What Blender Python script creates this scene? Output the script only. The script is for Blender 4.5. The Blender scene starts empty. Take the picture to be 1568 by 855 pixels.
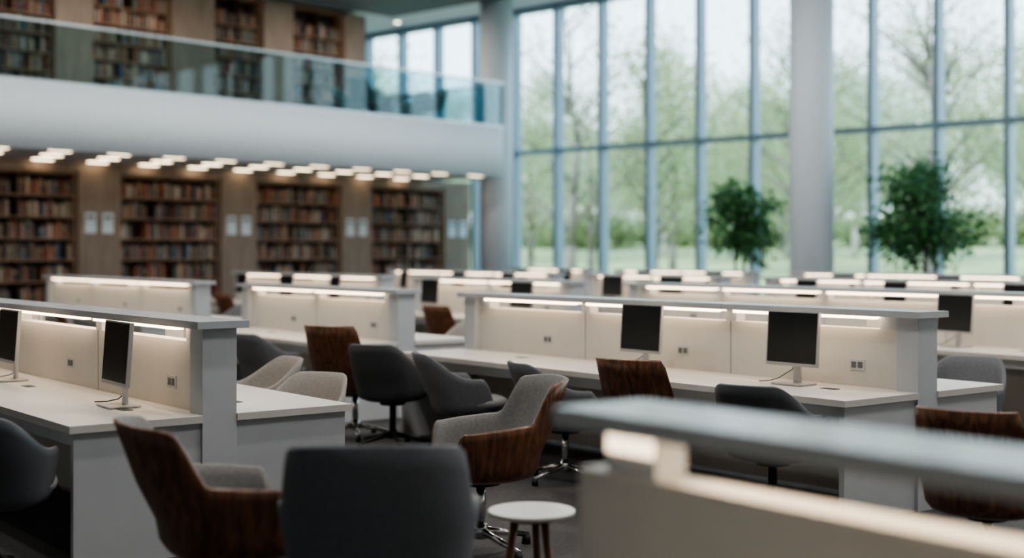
import bpy, math, random
from mathutils import Vector, Matrix
R = random.Random(7)
scene = bpy.context.scene
# ------------------------------------------------------------ frames (building is axis aligned, camera turned)
CR = -math.radians(47.4)
TU = math.radians(127.7-47.4)
U = Vector((math.cos(TU), math.sin(TU), 0)); V = Vector((math.sin(TU), -math.cos(TU), 0))
TB = 0.0
N = Vector((1, 0, 0)); W = Vector((0, 1, 0))
ROT = Matrix.Rotation(CR, 3, 'Z')
def UV(u, v, z=0): return U*u + V*v + Vector((0, 0, z))
def BA(b, a, z=0): return Vector((b, a, z))

# ------------------------------------------------------------ materials
def newmat(name):
    m = bpy.data.materials.new(name); m.use_nodes = True
    nt = m.node_tree; b = nt.nodes['Principled BSDF']
    return m, nt, b
def simple(name, col, rough=0.5, metal=0.0, var=0.06, scale=6.0, bump=0.0, bscale=200):
    m, nt, b = newmat(name)
    tc = nt.nodes.new('ShaderNodeTexCoord')
    no = nt.nodes.new('ShaderNodeTexNoise'); no.inputs['Scale'].default_value = scale; no.inputs['Detail'].default_value = 4
    nt.links.new(tc.outputs['Object'], no.inputs['Vector'])
    cr = nt.nodes.new('ShaderNodeValToRGB')
    cr.color_ramp.elements[0].position = 0.3; cr.color_ramp.elements[1].position = 0.7
    cr.color_ramp.elements[0].color = tuple(c*(1-var) for c in col)+(1,)
    cr.color_ramp.elements[1].color = tuple(min(1, c*(1+var)) for c in col)+(1,)
    nt.links.new(no.outputs['Fac'], cr.inputs['Fac']); nt.links.new(cr.outputs['Color'], b.inputs['Base Color'])
    b.inputs['Roughness'].default_value = rough; b.inputs['Metallic'].default_value = metal
    if bump > 0:
        n2 = nt.nodes.new('ShaderNodeTexNoise'); n2.inputs['Scale'].default_value = bscale
        nt.links.new(tc.outputs['Object'], n2.inputs['Vector'])
        bp = nt.nodes.new('ShaderNodeBump'); bp.inputs['Strength'].default_value = bump; bp.inputs['Distance'].default_value = 0.002
        nt.links.new(n2.outputs['Fac'], bp.inputs['Height']); nt.links.new(bp.outputs['Normal'], b.inputs['Normal'])
    return m
def wood(name, c1, c2, rough=0.4, sx=(14, 14, 1.2)):
    m, nt, b = newmat(name)
    tc = nt.nodes.new('ShaderNodeTexCoord'); mp = nt.nodes.new('ShaderNodeMapping')
    mp.inputs['Scale'].default_value = sx
    nt.links.new(tc.outputs['Object'], mp.inputs['Vector'])
    no = nt.nodes.new('ShaderNodeTexNoise'); no.inputs['Scale'].default_value = 2.5; no.inputs['Detail'].default_value = 6; no.inputs['Distortion'].default_value = 0.6
    nt.links.new(mp.outputs['Vector'], no.inputs['Vector'])
    cr = nt.nodes.new('ShaderNodeValToRGB')
    cr.color_ramp.elements[0].position = 0.35; cr.color_ramp.elements[1].position = 0.68
    cr.color_ramp.elements[0].color = c1+(1,); cr.color_ramp.elements[1].color = c2+(1,)
    nt.links.new(no.outputs['Fac'], cr.inputs['Fac']); nt.links.new(cr.outputs['Color'], b.inputs['Base Color'])
    b.inputs['Roughness'].default_value = rough
    return m
def emis(name, col, s):
    m, nt, b = newmat(name)
    b.inputs['Base Color'].default_value = (0.9, 0.9, 0.9, 1)
    b.inputs['Emission Color'].default_value = col+(1,); b.inputs['Emission Strength'].default_value = s
    return m
def glassmat(name, tint, refl):
    m = bpy.data.materials.new(name); m.use_nodes = True; nt = m.node_tree
    for n in list(nt.nodes): nt.nodes.remove(n)
    o = nt.nodes.new('ShaderNodeOutputMaterial'); t = nt.nodes.new('ShaderNodeBsdfTransparent'); g = nt.nodes.new('ShaderNodeBsdfGlossy')
    t.inputs['Color'].default_value = tint+(1,); g.inputs['Roughness'].default_value = 0.02
    fr = nt.nodes.new('ShaderNodeLayerWeight'); fr.inputs['Blend'].default_value = refl
    mx = nt.nodes.new('ShaderNodeMixShader')
    nt.links.new(fr.outputs['Fresnel'], mx.inputs[0]); nt.links.new(t.outputs[0], mx.inputs[1]); nt.links.new(g.outputs[0], mx.inputs[2])
    nt.links.new(mx.outputs[0], o.inputs[0]); return m
def leafmat(name, c1, c2, rough=0.45, transl=0.35):
    m, nt, b = newmat(name)
    at = nt.nodes.new('ShaderNodeAttribute'); at.attribute_name = 'Col'
    cr = nt.nodes.new('ShaderNodeValToRGB')
    cr.color_ramp.elements[0].color = c1+(1,); cr.color_ramp.elements[1].color = c2+(1,)
    nt.links.new(at.outputs['Fac'], cr.inputs['Fac']); nt.links.new(cr.outputs['Color'], b.inputs['Base Color'])
    b.inputs['Roughness'].default_value = rough
    tr = nt.nodes.new('ShaderNodeBsdfTranslucent'); nt.links.new(cr.outputs['Color'], tr.inputs['Color'])
    mx = nt.nodes.new('ShaderNodeMixShader'); mx.inputs[0].default_value = transl
    nt.links.new(b.outputs[0], mx.inputs[1]); nt.links.new(tr.outputs[0], mx.inputs[2])
    nt.links.new(mx.outputs[0], nt.nodes['Material Output'].inputs[0]); return m

M = {}
M['lam'] = simple('white_laminate', (0.68, 0.655, 0.615), 0.42, var=0.02)
M['lampanel'] = simple('pale_grey_laminate', (0.56, 0.58, 0.60), 0.5, var=0.02)
M['shelf'] = simple('grey_shelf', (0.50, 0.53, 0.56), 0.25, var=0.03)
M['seam'] = simple('seam_dark', (0.16, 0.16, 0.16), 0.7)
M['lamp'] = emis('lamp_strip', (1.0, 0.75, 0.50), 5.2)
M['lampsoft'] = emis('lamp_block', (1.0, 0.78, 0.55), 1.8)
M['ceil_lamp'] = emis('ceiling_panel_light', (1.0, 0.78, 0.52), 6.5)
M['down'] = emis('downlight_glow', (1.0, 0.93, 0.82), 6.0)
M['carpet'] = simple('carpet', (0.060, 0.057, 0.057), 0.7, var=0.35, scale=40, bump=0.6, bscale=400)
M['ceiling'] = simple('ceiling_paint', (0.74, 0.75, 0.78), 0.8, var=0.02)
M['ceildark'] = simple('dark_soffit', (0.09, 0.11, 0.13), 0.7)
M['wall'] = simple('wall_paint', (0.60, 0.61, 0.62), 0.85, var=0.02)
M['fascia'] = simple('fascia_paint', (0.73, 0.785, 0.85), 0.7, var=0.015)
M['column'] = simple('column_paint', (0.68, 0.755, 0.83), 0.55, var=0.02)
M['frame'] = simple('window_frame', (0.22, 0.30, 0.37), 0.4, metal=0.3, var=0.05)
M['glass'] = glassmat('window_glass', (0.93, 0.98, 0.99), 0.08)
M['railglass'] = glassmat('balustrade_glass', (0.64, 0.78, 0.81), 0.26)
M['steel'] = simple('brushed_steel', (0.55, 0.58, 0.6), 0.3, metal=0.9)
M['chrome'] = simple('chrome', (0.75, 0.75, 0.75), 0.12, metal=1.0)
M['walnut'] = wood('walnut', (0.075, 0.030, 0.016), (0.24, 0.108, 0.056), 0.33)
M['pier'] = wood('pier_wood', (0.235, 0.17, 0.132), (0.32, 0.238, 0.19), 0.55, (5, 5, 0.5))
M['casewood'] = wood('case_wood', (0.23, 0.13, 0.08), (0.36, 0.225, 0.14), 0.5, (1, 1, 8))
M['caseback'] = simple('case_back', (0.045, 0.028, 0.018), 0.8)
M['fabric_grey'] = simple('grey_fabric', (0.25, 0.245, 0.24), 0.9, var=0.12, scale=60, bump=0.5, bscale=500)
M['fabric_blue'] = simple('slate_fabric', (0.155, 0.162, 0.178), 0.85, var=0.12, scale=60, bump=0.5, bscale=500)
M['fabric_beige'] = simple('beige_fabric', (0.37, 0.345, 0.32), 0.9, var=0.1, scale=60, bump=0.5, bscale=500)
M['plastic_dark'] = simple('dark_plastic', (0.08, 0.085, 0.095), 0.45)
M['bezel'] = simple('silver_bezel', (0.55, 0.55, 0.54), 0.35, metal=0.5)
M['screen'] = simple('dark_screen', (0.008, 0.013, 0.016), 0.22, var=0.1)
M['black'] = simple('black_plastic', (0.012, 0.012, 0.013), 0.5)
M['paper'] = simple('paper_notice', (0.72, 0.80, 0.88), 0.8, var=0.03)
M['tabletop'] = simple('table_top_white', (0.72, 0.70, 0.68), 0.35, var=0.02)
M['greenchair'] = simple('teal_fabric', (0.07, 0.12, 0.115), 0.9)
M['bark'] = simple('bark', (0.19, 0.17, 0.14), 0.95, var=0.3, scale=8)
M['barkpale'] = simple('bark_hazy', (0.42, 0.42, 0.39), 0.95, var=0.2, scale=8)  # distance haze painted in as a paler bark colour
M['barkin'] = simple('ficus_bark', (0.10, 0.08, 0.06), 0.95, var=0.3, scale=8)
M['pot'] = simple('ceramic_pot', (0.35, 0.35, 0.35), 0.5)
M['soil'] = simple('soil', (0.03, 0.02, 0.015), 1.0)
M['grass'] = simple('lawn', (0.36, 0.41, 0.20), 0.95, var=0.25, scale=0.3)
M['path'] = simple('paving', (0.50, 0.49, 0.45), 0.9, var=0.1, scale=2)
M['leaf_in'] = leafmat('ficus_leaf', (0.020, 0.080, 0.030), (0.09, 0.26, 0.08), 0.35, 0.25)
M['leaf_out'] = leafmat('tree_leaf', (0.26, 0.32, 0.17), (0.49, 0.54, 0.29), 0.7, 0.45)  # leaf greens paled to stand in for outdoor haze
M['leaf_pale'] = leafmat('hazy_tree_leaf', (0.48, 0.54, 0.44), (0.64, 0.69, 0.53), 0.8, 0.45)  # far foliage whitened, so distance haze sits in the colour
bm_, nt_, b_ = newmat('book_spines')
at_ = nt_.nodes.new('ShaderNodeAttribute'); at_.attribute_name = 'Col'
nt_.links.new(at_.outputs['Color'], b_.inputs['Base Color']); b_.inputs['Roughness'].default_value = 0.65
M['books'] = bm_

# ------------------------------------------------------------ mesh builder
class MB:
    def __init__(s): s.v = []; s.f = []; s.m = []; s.sm = []; s.c = []; s.mats = []
    def mi(s, k):
        if k not in s.mats: s.mats.append(k)
        return s.mats.index(k)
    def face(s, idx, k, smooth=False, col=None):
        s.f.append(idx); s.m.append(s.mi(k)); s.sm.append(smooth); s.c.append(col or (1, 1, 1))
    def box(s, x0, x1, y0, y1, z0, z1, k, T=None, col=None):
        n = len(s.v)
        P = [(x0,y0,z0),(x1,y0,z0),(x1,y1,z0),(x0,y1,z0),(x0,y0,z1),(x1,y0,z1),(x1,y1,z1),(x0,y1,z1)]
        if T: P = [tuple(T @ Vector(p)) for p in P]
        s.v += P
        for q in ((0,3,2,1),(4,5,6,7),(0,1,5,4),(1,2,6,5),(2,3,7,6),(3,0,4,7)):
            s.face(tuple(n+i for i in q), k, False, col)
    def cyl(s, p0, p1, r0, r1, k, n=14, cap=True):
        p0 = Vector(p0); p1 = Vector(p1); d = (p1-p0).normalized()
        a = d.orthogonal().normalized(); b = d.cross(a)
        o = len(s.v)
        for p, r in ((p0, r0), (p1, r1)):
            for i in range(n):
                t = 2*math.pi*i/n; s.v.append(tuple(p+(a*math.cos(t)+b*math.sin(t))*r))
        for i in range(n):
            j = (i+1) % n; s.face((o+i, o+j, o+n+j, o+n+i), k, True)
        if cap:
            s.face(tuple(o+i for i in reversed(range(n))), k); s.face(tuple(o+n+i for i in range(n)), k)
    def lathe(s, prof, k, n=32, c=(0, 0)):
        o = len(s.v)
        for r, z in prof:
            for i in range(n):
                t = 2*math.pi*i/n; s.v.append((c[0]+r*math.cos(t), c[1]+r*math.sin(t), z))
        for q in range(len(prof)-1):
            for i in range(n):
                j = (i+1) % n; s.face((o+q*n+i, o+q*n+j, o+(q+1)*n+j, o+(q+1)*n+i), k, True)
        s.face(tuple(o+i for i in reversed(range(n))), k); s.face(tuple(o+(len(prof)-1)*n+i for i in range(n)), k)
    def mesh(s, name, colors=False):
        me = bpy.data.meshes.new(name); me.from_pydata(s.v, [], s.f)
        for k in s.mats: me.materials.append(M[k])
        me.polygons.foreach_set('material_index', s.m); me.polygons.foreach_set('use_smooth', s.sm)
        if colors:
            ca = me.color_attributes.new('Col', 'FLOAT_COLOR', 'CORNER'); buf = []
            for f, c in zip(s.f, s.c):
                for _ in f: buf += [c[0], c[1], c[2], 1.0]
            ca.data.foreach_set('color', buf)
        me.update(); return me
def put(me, name, loc=(0, 0, 0), rz=0.0, scale=1.0, bevel=0.0, parent=None):
    o = bpy.data.objects.new(name, me); scene.collection.objects.link(o)
    o.location = loc; o.rotation_euler = (0, 0, rz); o.scale = (scale,)*3
    if bevel:
        b = o.modifiers.new('bevel', 'BEVEL'); b.width = bevel; b.segments = 2; b.limit_method = 'ANGLE'; b.harden_normals = False
    if parent: o.parent = parent
    return o
def bbox(name, b0, b1, a0, a1, z0, z1, k, bevel=0):
    m = MB(); m.box(b0, b1, a0, a1, z0, z1, k); return put(m.mesh(name), name, bevel=bevel)

# ------------------------------------------------------------ room shell
HC = 8.0
AB = 25.3           # lower bookcase front line
bbox('floor', -8, 26.4, -9, 31.2, -0.2, 0, 'carpet')
bbox('ceiling', -8, 26.4, -9, 31.2, HC, HC+0.3, 'ceiling')
bbox('wall_rear', -8.2, -8, -9, 31.2, 0, HC, 'wall')
bbox('wall_right', -8, 26.4, -9.2, -9, 0, HC, 'wall')
bbox('wall_left', -8, 26.4, 31.2, 31.4, 0, HC, 'wall')
bbox('wall_bookcase_backing', -8, 25.85, AB+0.42, AB+0.6, 0, 3.42, 'pier')
bbox('wall_gallery_backing', -8, 23.6, 27.5, 27.7, 4.62, HC, 'pier')
bbox('ceiling_soffit', 6, 24.2, 22.4, 26.6, HC-0.12, HC-0.002, 'ceildark')
bbox('balcony_floor', -8, 23.94, 22.52, 31.15, 3.47, 4.6, 'ceiling')
m = MB()
n = 12
pts = [(-7.95, 22.3)]; inner = [(-7.95, 22.5)]
for i in range(n+1):
    t = -math.pi/2 + (math.pi/2)*i/n
    pts.append((23.75+0.4*math.cos(t), 22.7+0.4*math.sin(t)))
    inner.append((23.75+0.2*math.cos(t), 22.7+0.2*math.sin(t)))
pts.append((24.15, 31.15)); inner.append((23.95, 31.15))
L = len(pts)
for P in (pts, inner):
    for z in (3.44, 4.65):
        m.v += [(p[0], p[1], z) for p in P]
for i in range(L-1):
    a, b = i, i+1
    m.face((a, b, L+b, L+a), 'fascia', True)
    m.face((2*L+b, 2*L+a, 3*L+a, 3*L+b), 'fascia', True)
    m.face((L+a, L+b, 3*L+b, 3*L+a), 'fascia'); m.face((b, a, 2*L+a, 2*L+b), 'fascia')
put(m.mesh('balcony_fascia'), 'balcony_fascia')
m = MB()
b = 23.9
while b > -6:
    m.box(b-1.98, b, 22.38, 22.40, 4.655, 5.72, 'railglass'); b -= 2.0
m.box(-7.9, 24.05, 22.36, 22.42, 5.72, 5.76, 'steel')
m.box(-7.9, 24.05, 22.35, 22.43, 4.651, 4.69, 'steel')
for k in range(4):
    m.box(24.04, 24.06, 22.45+2*k, 24.43+2*k, 4.655, 5.72, 'railglass')
m.box(24.02, 24.08, 22.36, 31, 5.72, 5.76, 'steel')
put(m.mesh('glass_balustrade'), 'glass_balustrade')
m = MB()
for ri, a in enumerate((22.75, 23.9, 25.08)):
    b = -6 + 0.45*ri
    while b < 23.6:
        m.box(b, b+0.42, a, a+0.10, 3.455, 3.47, 'ceil_lamp'); b += 1.22
put(m.mesh('recessed_ceiling_lights'), 'recessed_ceiling_lights')

# ------------------------------------------------------------ window wall
step = 1.47; a0 = 12.16
As = [a0+step*i for i in range(-14, 13)]
m = MB()
for a in As:
    m.box(26.02, 26.34, a-0.055, a+0.055, 0.05, HC, 'frame')
m.box(26.06, 26.30, -9, 31.2, 4.15, 4.27, 'frame')
m.box(26.04, 26.32, -9, 31.2, 0.0, 0.12, 'frame')
m.box(26.04, 26.32, -9, 31.2, HC-0.14, HC, 'frame')
wf = put(m.mesh('window_1'), 'window_1')
m = MB(); m.box(26.17, 26.18, -9, 31.2, 0.1, HC-0.1, 'glass')
put(m.mesh('glass_pane'), 'glass_pane', parent=wf)
m = MB()
m.lathe([(0.42, 0.0), (0.42, HC)], 'column', 48)
m.lathe([(0.45, 0.0), (0.45, 0.12), (0.43, 0.13)], 'steel', 48)
mc = m.mesh('round_column')
put(mc, 'round_column', BA(23.05, 13.3)); put(mc, 'round_column', BA(24.64, 23.2)); put(mc, 'round_column', BA(23.05, 3.5))

# ------------------------------------------------------------ bookcases
PAL = [(0.20,0.09,0.06),(0.32,0.16,0.10),(0.36,0.28,0.20),(0.13,0.07,0.05),(0.30,0.08,0.05),(0.46,0.39,0.31),(0.08,0.09,0.12),
       (0.15,0.12,0.10),(0.24,0.17,0.12),(0.10,0.15,0.20),(0.40,0.18,0.10),(0.07,0.06,0.06),(0.50,0.45,0.40),(0.18,0.19,0.17)]
def bookcase(b0, b1, a, z0, H, pitch=0.405):
    w = b1-b0
    m = MB()
    m.box(0, 0.05, 0, 0.36, 0, H, 'casewood'); m.box(w-0.05, w, 0, 0.36, 0, H, 'casewood')
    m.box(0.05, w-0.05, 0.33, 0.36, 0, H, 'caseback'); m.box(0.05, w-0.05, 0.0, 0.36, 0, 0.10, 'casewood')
    m.box(0.05, w-0.05, -0.01, 0.36, H-0.05, H, 'casewood')
    n = int((H-0.16)/pitch)
    bk = MB()
    for i in range(n):
        z = 0.10+pitch*i
        m.box(0.05, w-0.05, -0.005, 0.33, z, z+0.035, 'casewood')
        x = 0.06
        while x < w-0.11:
            t = R.uniform(0.022, 0.055)
            if R.random() < 0.045: x += R.uniform(0.05, 0.22); continue
            if x+t > w-0.055: break
            h = min(R.uniform(0.23, 0.35), pitch-0.05)
            d = R.uniform(0.015, 0.06)
            c = R.choice(PAL); k = R.uniform(0.7, 1.25); c = tuple(q*k for q in c)
            bk.box(x, x+t*0.94, d, 0.30, z+0.035, z+0.035+h, 'books', col=c)
            if R.random() < 0.4:
                zz = z+0.035+h*R.uniform(0.55, 0.75)
                bk.box(x+0.002, x+t*0.94-0.002, d-0.002, d+0.01, zz, zz+0.04, 'books', col=R.choice([(0.5,0.45,0.35),(0.03,0.03,0.03),(0.45,0.3,0.12)]))
            x += t
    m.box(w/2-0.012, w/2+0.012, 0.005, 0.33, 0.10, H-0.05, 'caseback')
    o = put(m.mesh('bookcase'), 'bookcase', BA(b0, a, z0), TB)
    put(bk.mesh('books', True), 'books', (0, 0, 0), 0, parent=o)
pit = 3.53
for k in range(-4, 3):
    bookcase(15.26+pit*k, 17.79+pit*k, AB+0.05, 0, 3.25, 0.44)
def pier(x0, x1, a0, a1, z0, z1):
    m = MB(); w = x1-x0
    m.box(0, w, 0, a1-a0, 0, z1-z0, 'pier')
    for q in (0.33, 0.66): m.box(w*q-0.004, w*q+0.004, -0.001, 0, 0.0, z1-z0, 'seam')
    put(m.mesh('wood_pier'), 'wood_pier', (x0, a0, z0))
for k in range(-5, 4):
    x0 = 14.29+pit*k; x1 = min(x0+0.96, 25.85)
    if x0 < 25.5: pier(max(x0, -7.9), x1, AB, AB+0.415, 0, 3.25) if x1 > -7.5 else None
bbox('trim_bookcase_header', -7, 25.85, AB, AB+0.415, 3.255, 3.465, 'pier')
mn = MB(); mn.box(0, 0.26, 0, 0.012, 0, 0.42, 'paper'); mn.box(0.04, 0.22, -0.002, 0.0, 0.30, 0.36, 'seam'); mnm = mn.mesh('paper_notice')
for k in range(-2, 4):
    for dx in (0.14, 0.54):
        put(mnm, 'paper_notice', BA(14.29+pit*k+dx, AB-0.0132, 2.0), TB)
for (x0, x1) in ((12.4, 14.7), (15.6, 17.65), (18.83, 20.28), (21.2, 22.9), (9.2, 11.5)):
    bookcase(x0+0.005, x1-0.005, 27.1, 4.601, 3.27)
for (x0, x1) in ((11.5, 12.4), (14.7, 15.6), (17.65, 18.83), (20.28, 21.2), (22.9, 23.6), (8.3, 9.2)):
    pier(x0, x1, 27.0, 27.495, 4.601, HC-0.125)

# ------------------------------------------------------------ desks
def desk_mesh(L, near=False):
    m = MB(); PT = 1.09 if near else 1.12; PZ = PT if near else 1.205
    ZB, ZT = (1.20, 1.245) if near else (1.205, 1.245)
    for x0, x1 in ((0.0, 0.04), (L-0.04, L)):
        m.box(x0, x1, -0.79, -0.1, 0, 0.70, 'lampanel'); m.box(x0, x1, 0.1, 0.79, 0, 0.70, 'lampanel')
    if not near:
        for x0, x1 in ((-0.02, 0.14), (L-0.14, L+0.02)):
            m.box(x0, x1, -0.1, 0.1, 0, PZ, 'lampanel')
        m.box(0.14, L-0.14, -0.05, 0.05, 0.04, PT, 'lam')
    else:
        m.box(-0.02, L+0.045, -0.055, 0.055, 0.0, PT, 'lam')
    for s in (-1, 1):
        ya, yb = sorted((s*0.1, s*0.82)); m.box(-0.03, L+0.03, ya, yb, 0.70, 0.74, 'lam')
        ya, yb = sorted((s*0.051, s*0.1)); m.box(0.14, L-0.14, ya, yb, 0.70, 0.74, 'lam')
        ya, yb = sorted((s*0.74, s*0.76)); m.box(0.04, L-0.04, ya, yb, 0.62, 0.70, 'lampanel')
    ns = max(2, round(L/1.65)); sg = L/ns
    for i in range(ns):
        x0 = i*sg; x1 = x0+sg
        e0 = -0.07 if i == 0 else 0.002; e1 = (0.035 if near else 0.07) if i == ns-1 else -0.002
        m.box(x0+e0, x1+e1, -0.15, 0.15, ZB, ZT, 'shelf')
        s0 = x0+(0.30 if i == 0 else 0.08); s1 = x1-(0.30 if i == ns-1 else 0.08)
        if near:
            m.box(s0, s1, -0.05, 0.05, ZB-0.006, ZB+0.002, 'lamp')
            if i > 0: m.box(x0-0.05, x0+0.05, -0.045, 0.045, PT, ZB, 'lampanel')
        else:
            for s in (-1, 1):
                y0, y1 = sorted((s*0.065, s*0.115)); m.box(s0, s1, y0, y1, 1.184, 1.207, 'lamp')
            if i > 0: m.box(x0-0.05, x0+0.05, -0.045, 0.045, PT, 1.205, 'lampanel')
        if i > 0:
            m.box(x0-0.003, x0+0.003, -0.0515, 0.0515, 0.74, PT+0.0005, 'seam')
        for s in (-1, 1):
            xc = x0+sg*0.30
            if not near:
                y0, y1 = sorted((s*0.05, s*0.056)); m.box(xc-0.06, xc+0.06, y0, y1, 0.845, 0.915, 'lampanel')
                y0, y1 = sorted((s*0.056, s*0.058)); m.box(xc-0.045, xc-0.006, y0, y1, 0.86, 0.90, 'seam'); m.box(xc+0.006, xc+0.045, y0, y1, 0.86, 0.90, 'seam')
            y0, y1 = sorted((s*0.30, s*0.36)); m.box(xc-0.06, xc+0.06, y0, y1, 0.7395, 0.743, 'black')
    if near:
        m.box(L-0.22, L-0.05, -0.05, 0.05, PT, ZB, 'lampanel')
        m.box(L-0.215, L-0.055, 0.05, 0.056, ZB-0.06, ZB-0.008, 'lampsoft')
        m.box(0.14, 0.30, -0.05, 0.05, PT, ZB, 'lampanel')
    else:
        m.box(0.14, 0.30, -0.05, 0.05, PT, 1.207, 'lampanel'); m.box(L-0.30, L-0.14, -0.05, 0.05, PT, 1.207, 'lampanel')
    return m.mesh('library_desk')
UNITS = [(2.2, -2.6, 2.46), (3.17, 6.70, 11.6), (3.17, 12.7, 17.5), (7.17, -1.6, 3.55), (7.17, 5.05, 9.83), (7.17, 10.98, 14.3), (7.17, 15.6, 21.1),
         (11.1, 0.2, 5.0), (11.1, 6.1, 11.9), (11.1, 13.0, 16.6), (11.1, 17.5, 22.5), (15.1, 2.5, 7.2), (15.1, 8.2, 13.3), (15.1, 14.2, 17.3), (15.1, 18.2, 23.6),
         (19.1, 5.6, 10.4), (19.1, 11.4, 16.2), (19.1, 17.2, 21.0), (19.1, 21.9, 24.6)]
for (v, u0, u1) in UNITS:
    put(desk_mesh(u1-u0, v < 3), 'library_desk', UV(u0, v), TU, bevel=0.004)

# ------------------------------------------------------------ monitors
m = MB()
T = Matrix.Translation((0, 0.02, 0.12)) @ Matrix.Rotation(math.radians(4), 4, 'X')
m.box(-0.215, 0.215, -0.012, 0.012, 0, 0.36, 'bezel', T)
m.box(-0.205, 0.205, 0.012, 0.0135, 0.022, 0.352, 'screen', T)
m.box(-0.15, 0.15, -0.03, -0.012, 0.06, 0.30, 'bezel', T)
m.box(-0.03, 0.03, -0.045, -0.028, 0.008, 0.28, 'bezel')
m.box(-0.12, 0.12, -0.09, 0.09, 0.0, 0.009, 'bezel')
pts = [(0.03, -0.04, 0.14), (0.07, -0.07, 0.09), (0.13, -0.08, 0.06), (0.19, -0.06, 0.02), (0.22, 0.0, 0.006), (0.25, 0.06, 0.005)]
for i in range(len(pts)-1): m.cyl(pts[i], pts[i+1], 0.0035, 0.0035, 'black', 8)
mon = m.mesh('computer_monitor')
def monitor(u, v, side=1, rot=0):
    put(mon, 'computer_monitor', UV(u, v, 0.7435), TU + (0 if side == 1 else math.pi) + rot, bevel=0.002)
for u in (7.35, 9.30): monitor(u, 2.87, 1, R.uniform(-.06, .06))
for u in (7.9, 9.0, 10.6): monitor(u, 3.47, -1, R.uniform(-.1, .1))
for u in (5.85, 7.30): monitor(u, 6.87, 1, 0.0)
for u in (5.5, 7.9): monitor(u, 7.47, -1, R.uniform(-.1, .1))
for (v, u0, u1) in UNITS:
    if v < 7 or (v == 7.17 and 4 < u0 < 6): continue
    n = max(2, int((u1-u0)/1.65))
    for i in range(n):
        for s in (1, -1):
            if v == 7.17 and 10 < u0 < 12 and s == 1: continue
            if R.random() < (0.72 if s == 1 else 0.5):
                u = u0+(i+0.5)*(u1-u0)/n+R.uniform(-0.2, 0.2)
                monitor(u, v-s*0.32, s, R.uniform(-.25, .25))

# ------------------------------------------------------------ chairs
def sst(x, a, b):
    t = max(0, min(1, (x-a)/(b-a))); return t*t*(3-2*t)
def tub_chair(name, style, shell, inner, seatm, basem, legs=4):
    m = MB(); NT = 96
    rx, ry = (0.325, 0.31) if style != 'task' else (0.30, 0.29)
    def hh(d):
        if style == 'lounge':
            h = 0.87-0.02*(d/48)**2 if d < 48 else 0.85
            h = h - (h-0.655)*sst(d, 50, 66)
            h = h - 0.03*sst(d, 66, 115) - (0.19)*sst(d, 116, 138)
        elif style == 'tall':
            h = 0.93
            h = h - (h-0.60)*sst(d, 46, 58)
            h = h - 0.03*sst(d, 66, 100) - 0.13*sst(d, 100, 125)
        else:
            h = 0.84 - 0.19*sst(d, 28, 92) - 0.21*sst(d, 98, 132)
        return h
    K = 9
    def ring(inset, lift, kk):
        out = []
        for i in range(NT):
            th = -math.pi + 2*math.pi*i/NT
            d = abs(math.degrees(th)); h = hh(d)
            s, c = math.sin(th), math.cos(th)
            e = 0.78
            X = math.copysign(abs(s)**e, s); Y = -math.copysign(abs(c)**e, c)
            if kk == 0: f, z = 0.25, 0.365
            elif kk == 1: f, z = 0.62, 0.372
            elif kk == 2: f, z = 0.82, 0.395
            else:
                t = (kk-3)/(K-3); z = 0.43+(h-0.43)*t; f = 0.90+0.10*min(1, (z-0.43)/0.2)
            z2 = z + (lift if kk < 3 else 0)
            lean = -0.16*max(0, z-0.5)*max(0, c)**0.7/0.4*0.9 if z > 0.5 else 0
            out.append(((rx*f-inset)*X, (ry*f-inset)*Y+lean, z2))
        return out
    o = len(m.v)
    rings = []
    for kk in range(K+1): rings.append((ring(0, 0, kk), shell))
    top = ring(0.012, 0, K); rings.append(([(x, y, z+0.008) for x, y, z in top], shell))
    IN = 0.034
    for kk in range(K, -1, -1): rings.append((ring(IN if kk < K else 0.026, 0.04, kk), inner))
    for pts, _ in rings: m.v += pts
    for q in range(len(rings)-1):
        mat = rings[q+1][1]
        for i in range(NT):
            j = (i+1) % NT; m.face((o+q*NT+i, o+q*NT+j, o+(q+1)*NT+j, o+(q+1)*NT+i), mat, True)
    prof = [(0.86, 0.425), (0.93, 0.44), (0.95, 0.465), (0.93, 0.485), (0.84, 0.498), (0.5, 0.503), (0.02, 0.505)]
    o = len(m.v); n = 40
    for r, z in prof:
        for i in range(n):
            t = 2*math.pi*i/n; s, c = math.sin(t), math.cos(t); e = 0.75
            m.v.append((r*0.29*math.copysign(abs(s)**e, s), 0.035+r*0.30*math.copysign(abs(c)**e, c), z))
    for q in range(len(prof)-1):
        for i in range(n):
            j = (i+1) % n; m.face((o+q*n+j, o+q*n+i, o+(q+1)*n+i, o+(q+1)*n+j), seatm, True)
    m.cyl((0, 0, 0.10), (0, 0, 0.37), 0.026, 0.026, basem, 16); m.cyl((0, 0, 0.34), (0, 0, 0.37), 0.10, 0.11, 'black', 20)
    m.cyl((0, 0, 0.07), (0, 0, 0.14), 0.045, 0.034, basem, 16)
    for i in range(legs):
        t = 2*math.pi*i/legs+0.4; c, s = math.cos(t), math.sin(t)
        m.cyl((0.02*c, 0.02*s, 0.105), (0.31*c, 0.31*s, 0.045), 0.021, 0.013, basem, 10)
        m.cyl((0.30*c, 0.30*s, 0.0), (0.30*c, 0.30*s, 0.045), 0.024, 0.02, 'black', 12)
    return m.mesh(name)
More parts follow.
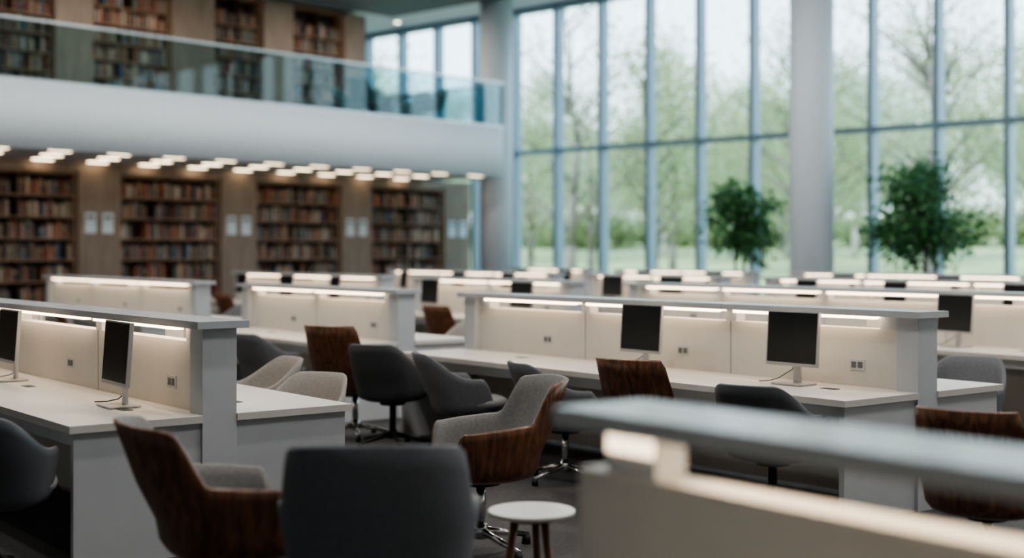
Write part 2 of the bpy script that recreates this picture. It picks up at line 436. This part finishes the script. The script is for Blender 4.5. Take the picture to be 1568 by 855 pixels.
CH = {
 'lounge_wood': tub_chair('lounge_armchair', 'lounge', 'walnut', 'fabric_grey', 'fabric_grey', 'chrome'),
 'lounge_slate': tub_chair('lounge_armchair', 'lounge', 'fabric_blue', 'fabric_grey', 'fabric_grey', 'chrome'),
 'tall': tub_chair('wood_back_chair', 'tall', 'walnut', 'fabric_grey', 'fabric_grey', 'chrome', 5),
 'task': tub_chair('office_chair', 'task', 'plastic_dark', 'fabric_blue', 'fabric_grey', 'black', 5),
 'grey': tub_chair('office_chair', 'task', 'fabric_blue', 'fabric_blue', 'fabric_grey', 'chrome', 4),
 'beige': tub_chair('office_chair', 'task', 'fabric_beige', 'fabric_beige', 'fabric_beige', 'chrome', 4),
}
def chair(kind, pos, face, scale=1.0):
    put(CH[kind], CH[kind].name.split('.')[0], pos, math.atan2(face[1], face[0])-math.pi/2, scale)
def chcam(kind, pos, face, scale=1.0):
    chair(kind, ROT @ Vector(pos), ROT @ Vector((face[0], face[1], 0)), scale)
def chuv(kind, u, v, side, dev=0.0, scale=1.0):
    f = V*side; f = Matrix.Rotation(dev, 4, 'Z') @ f; chair(kind, UV(u, v), f, scale)
chcam('lounge_wood', (-1.10, 5.40, 0), (0.90, 0.44), 1.10)
chcam('lounge_slate', (-0.48, 4.88, 0), (-0.05, 1.0), 1.12)
chcam('lounge_wood', (-0.17, 7.22, 0), (-0.96, -0.28), 1.07)
chuv('task', 9.38, 6.0, 1, 0.5, 1.03); chuv('grey', 8.38, 6.02, 1, -0.4); chuv('grey', 7.25, 6.08, 1, -0.3)
chuv('tall', 6.10, 5.93, 1, 0.15, 1.03); chuv('task', 5.40, 6.15, 1, 0.3)
chuv('tall', 10.06, 6.05, 1, 0.4, 1.06); chuv('grey', 11.6, 6.05, 1, 0.2); chuv('task', 12.9, 6.0, 1, 0.1)
chuv('beige', 7.66, 4.15, -1, 0.5, 0.96); chuv('beige', 8.75, 4.35, -1, -0.1); chuv('grey', 10.0, 4.35, -1, 0.1)
chuv('task', 6.75, 2.0, 1, 0.9); chuv('task', 8.7, 2.0, 1, -0.1)
chuv('tall', 3.72, 5.78, 1, 0.3, 0.95); chuv('grey', 5.6, 8.35, -1, 0.3); chuv('grey', 6.7, 8.4, -1, -0.2); chuv('task', 8.4, 8.4, -1, 0)
chuv('tall', 1.2, 3.5, -1, 0.2); chuv('beige', 0.1, 3.55, -1, -0.2)
for (v, u0, u1) in UNITS:
    if v < 7 or (v == 7.17 and 0 < u0 < 8): continue
    n = max(2, int((u1-u0)/1.3))
    for i in range(n):
        for s in (1, -1):
            if v > 19 and s == -1: continue
            if v == 7.17 and u0 > 10 and u0 < 12 and s == 1: continue
            if v == 7.17 and u0 < 0 and s == 1 and i >= n-1: continue
            if R.random() < 0.8:
                u = u0+(i+0.5)*(u1-u0)/n+R.uniform(-0.15, 0.15)
                chuv(R.choice(['task', 'grey', 'task', 'beige', 'tall']), u, v-s*(1.16+R.uniform(0, 0.12)), s, R.uniform(-.5, .5))
m = MB()
m.lathe([(0.165, 0.475), (0.187, 0.482), (0.19, 0.492), (0.19, 0.497), (0.186, 0.50)], 'tabletop', 48)
m.lathe([(0.10, 0.455), (0.10, 0.476)], 'walnut', 24)
for i in range(3):
    t = 2*math.pi*i/3+0.5; c, s = math.cos(t), math.sin(t)
    m.cyl((0.075*c, 0.075*s, 0.46), (0.15*c, 0.15*s, 0.0), 0.019, 0.012, 'walnut', 12)
put(m.mesh('round_side_table'), 'round_side_table', ROT @ Vector((0.085, 5.80, 0)))
CHB = tub_chair('gallery_armchair', 'lounge', 'greenchair', 'greenchair', 'greenchair', 'steel')
for b, a, f in ((20.6, 23.5, (1, 0.1)), (22.6, 23.5, (-1, 0.2)), (23.2, 24.8, (-0.3, 1)), (21.2, 24.8, (0.5, -1))):
    d = N*f[0]+W*f[1]; put(CHB, 'gallery_armchair', BA(b, a, 4.602), math.atan2(d.y, d.x)-math.pi/2, 1.15)
m = MB(); m.lathe([(0.42, 0.68), (0.45, 0.69), (0.45, 0.71)], 'greenchair', 40); m.cyl((0, 0, 0.02), (0, 0, 0.68), 0.03, 0.03, 'steel'); m.lathe([(0.25, 0), (0.24, 0.02)], 'steel', 32)
put(m.mesh('gallery_table'), 'gallery_table', BA(21.6, 23.6, 4.602))

# ------------------------------------------------------------ foliage
def leaf(m, p, L, wd, k, rr, droop=0.3):
    d = Vector((rr.gauss(0, 1), rr.gauss(0, 1), rr.gauss(0, 0.7)-droop)).normalized()
    s = d.cross(Vector((rr.gauss(0, 1), rr.gauss(0, 1), rr.gauss(0, 1)))).normalized()
    nrm = d.cross(s); o = len(m.v)
    p = Vector(p)
    m.v += [tuple(p), tuple(p+d*L*0.45+s*wd), tuple(p+d*L+nrm*L*0.12), tuple(p+d*L*0.45-s*wd)]
    g = rr.random(); m.face((o, o+1, o+2, o+3), k, False, (g, g, g))
def plant_mesh(seed, H, rad, nleaf):
    rr = random.Random(seed); m = MB()
    m.lathe([(0.22, 0), (0.30, 0.05), (0.34, 0.5), (0.33, 0.55), (0.29, 0.55), (0.28, 0.48)], 'pot', 32)
    m.lathe([(0.285, 0.46), (0.285, 0.5)], 'soil', 24)
    zc = H-rad*1.05
    tips = []
    for i in range(3):
        ang = i*2.1; p = Vector((0.06*math.cos(ang), 0.06*math.sin(ang), 0.5)); q = Vector((0.15*math.cos(ang), 0.15*math.sin(ang), zc-rad*0.3))
        m.cyl(p, q, 0.035, 0.025, 'barkin', 8)
        for j in range(22):
            th = rr.uniform(0, 6.28); el = rr.uniform(-1.25, 1.45)
            r = rad*rr.uniform(0.4, 1.0)
            e = Vector((r*math.cos(el)*math.cos(th), r*math.cos(el)*math.sin(th), zc+r*1.1*math.sin(el)))
            mid = (q+e)/2+Vector((0, 0, 0.1)); m.cyl(q, mid, 0.014, 0.009, 'barkin', 6); m.cyl(mid, e, 0.009, 0.004, 'barkin', 6)
            tips.append(e); tips.append(mid.lerp(e, 0.4))
    for i in range(nleaf):
        c = rr.choice(tips); sp = rad*0.13
        leaf(m, c+Vector((rr.gauss(0, sp), rr.gauss(0, sp), rr.gauss(0, sp))), rr.uniform(0.14, 0.23), 0.036, 'leaf_in', rr, 0.8)
    return m.mesh('potted_ficus', True)
put(plant_mesh(3, 3.5, 1.12, 2600), 'potted_ficus', BA(24.55, 11.75)); 
put(plant_mesh(5, 3.05, 0.82, 1900), 'potted_ficus', BA(23.5, 15.2))
def tree_mesh(seed, H, key, nleaf, ls, bk='bark'):
    rr = random.Random(seed); m = MB(); segs = [Vector((0, 0, 0))]
    for i in range(1, 7): segs.append(Vector((rr.uniform(-.15, .15)*i*0.5, rr.uniform(-.15, .15)*i*0.5, H*0.9*i/6)))
    for i in range(6): m.cyl(segs[i], segs[i+1], 0.22*(1-i/6.5), 0.22*(1-(i+1)/6.5), bk, 8)
    tips = []
    for j in range(26):
        k = rr.uniform(0.18, 0.98); i = min(5, int(k*6)); p = segs[i].lerp(segs[i+1], k*6-i)
        th = rr.uniform(0, 6.28); r = H*0.30*(1.15-k)*rr.uniform(0.7, 1.2)+0.3
        e = p+Vector((math.cos(th)*r, math.sin(th)*r, r*rr.uniform(0.4, 1.0)))
        mid = (p+e)/2+Vector((0, 0, 0.15)); m.cyl(p, mid, 0.06, 0.035, bk, 5); m.cyl(mid, e, 0.035, 0.012, bk, 5)
        for q in range(3):
            e2 = e+Vector((rr.gauss(0, .6), rr.gauss(0, .6), rr.uniform(0, .9))); m.cyl(mid.lerp(e, rr.random()), e2, 0.018, 0.006, bk, 4); tips.append(e2)
        tips += [e, mid]
    for i in range(nleaf):
        c = rr.choice(tips); sp = 0.6
        leaf(m, c+Vector((rr.gauss(0, sp), rr.gauss(0, sp), rr.gauss(0, sp))), ls*rr.uniform(0.7, 1.3), ls*0.3, key, rr)
    return m.mesh('park_tree', True)
def shrub_mesh(seed):
    rr = random.Random(seed); m = MB()
    tips = []
    for j in range(30):
        e = Vector((rr.uniform(-3, 3), rr.uniform(-1, 1), rr.uniform(0.4, 2.2))); m.cyl((e.x*0.7, e.y*0.4, 0), e, 0.03, 0.01, 'bark', 5); tips.append(e)
    for i in range(3500):
        c = rr.choice(tips); leaf(m, c+Vector((rr.gauss(0, .5), rr.gauss(0, .4), rr.gauss(0, .4))), 0.3, 0.1, 'leaf_out', rr)
    return m.mesh('park_shrub', True)
def gz(b): return -0.12 + max(0.0, min(1.0, (b-42)/90))*4.5
near_t = [tree_mesh(s, h, 'leaf_out', 5200, 0.19) for s, h in ((11, 10), (12, 12), (13, 9))]
bare_t = [tree_mesh(s, h, 'leaf_out', 1500, 0.15) for s, h in ((21, 11), (22, 12))]
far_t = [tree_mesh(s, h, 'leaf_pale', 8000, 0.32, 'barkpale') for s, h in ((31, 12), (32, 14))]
shr = [shrub_mesh(s) for s in (41, 42)]
for i in range(13):
    a = 12+i*2.9+R.uniform(-0.8, 0.8); b = R.uniform(38, 50)
    put((near_t+bare_t)[i*2 % 5], 'park_tree', BA(b, a, gz(b)), R.uniform(0, 6), R.uniform(0.8, 1.1))
for i in range(22):
    b = R.uniform(54, 78); a = 14+i*3.0+R.uniform(-1.5, 1.5)
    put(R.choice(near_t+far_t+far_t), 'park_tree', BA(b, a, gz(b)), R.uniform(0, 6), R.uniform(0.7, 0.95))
for i in range(40):
    b = R.uniform(85, 120); a = 10+i*3.2+R.uniform(-1.5, 1.5)
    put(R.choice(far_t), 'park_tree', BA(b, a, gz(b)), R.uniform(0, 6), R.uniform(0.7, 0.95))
for i in range(26):
    b = R.uniform(79, 84); a = 12+i*4.4+R.uniform(-1, 1)
    put(R.choice(shr), 'park_shrub', BA(b, a, gz(b)), R.uniform(1.3, 1.8), R.uniform(0.8, 1.2))
m = MB()
bs = [26.4, 42, 60, 80, 100, 132, 400]
for b in bs: m.v += [(b, -200, gz(b)), (b, 300, gz(b))]
for i in range(len(bs)-1): m.face((2*i, 2*i+2, 2*i+3, 2*i+1), 'grass', True)
put(m.mesh('ground_lawn'), 'ground_lawn')
m = MB(); m.box(31, 34, -60, 120, -0.12, -0.10, 'path'); put(m.mesh('ground_path'), 'ground_path')

# ------------------------------------------------------------ lights
md = MB(); md.lathe([(0.09, 0), (0.11, 0.02)], 'steel', 24); md.lathe([(0.08, -0.004), (0.08, 0.004)], 'down', 24); mdd = md.mesh('ceiling_downlight')
for b in (4, 9, 14, 19, 24.8):
    for a in (0, 4.5, 11.8, 18.5):
        put(mdd, 'ceiling_downlight', BA(b, a, HC-0.022))
        if b < 24:
            l = bpy.data.lights.new('hall_fill_lamp', 'AREA'); l.shape = 'DISK'; l.energy = 85; l.size = 0.3; l.color = (1.0, 0.96, 0.92)  # unseen area lamp added below each disc to fill the hall
            o = bpy.data.objects.new('hall_fill_lamp', l); scene.collection.objects.link(o); o.location = BA(b, a, HC-0.06)
for b in (22.0, 19, 16, 13): put(mdd, 'ceiling_downlight', BA(b+3.2, 27.5, HC-0.022) if b > 20.5 else BA(b, 29.5, HC-0.022))
for b in (10, 16, 22):
    l = bpy.data.lights.new('gallery_lamp', 'AREA'); l.shape = 'DISK'; l.energy = 55; l.size = 0.4; l.color = (1.0, 0.88, 0.74)
    o = bpy.data.objects.new('gallery_lamp', l); scene.collection.objects.link(o); o.location = BA(b, 24.6, HC-0.16)
s = bpy.data.lights.new('sun', 'SUN'); s.energy = 2.5; s.angle = math.radians(10); s.color = (1, 0.97, 0.9)
so = bpy.data.objects.new('sun', s); scene.collection.objects.link(so); so.location = (0, 0, 30)
d = (N*math.cos(math.radians(50))+Vector((0, 0, -math.sin(math.radians(50))))).normalized()
so.rotation_euler = d.to_track_quat('-Z', 'Y').to_euler()
w = bpy.data.worlds.new('world'); scene.world = w; w.use_nodes = True
nt = w.node_tree; bg = nt.nodes['Background']
tc = nt.nodes.new('ShaderNodeTexCoord'); sp = nt.nodes.new('ShaderNodeSeparateXYZ'); cr = nt.nodes.new('ShaderNodeValToRGB')
nt.links.new(tc.outputs['Generated'], sp.inputs[0]); nt.links.new(sp.outputs['Z'], cr.inputs['Fac'])
cr.color_ramp.elements[0].color = (0.87, 0.97, 1.0, 1); cr.color_ramp.elements[1].color = (0.54, 0.75, 1.0, 1); cr.color_ramp.elements[1].position = 0.6
nt.links.new(cr.outputs['Color'], bg.inputs['Color']); bg.inputs['Strength'].default_value = 2.5

# ------------------------------------------------------------ camera
cam = bpy.data.cameras.new('camera'); co = bpy.data.objects.new('camera', cam); scene.collection.objects.link(co)
co.location = (0, 0, 1.62); co.rotation_euler = (math.pi/2, 0, CR)
cam.sensor_width = 36; cam.lens = 36*2050/1568; cam.shift_y = -42.5/1568
cam.dof.use_dof = True; cam.dof.focus_distance = 7.9; cam.dof.aperture_fstop = 0.85
cam.clip_end = 600
scene.camera = co
scene.view_settings.view_transform = 'AgX'
try: scene.view_settings.look = 'AgX - Medium High Contrast'
except Exception: pass
scene.view_settings.exposure = 0.6
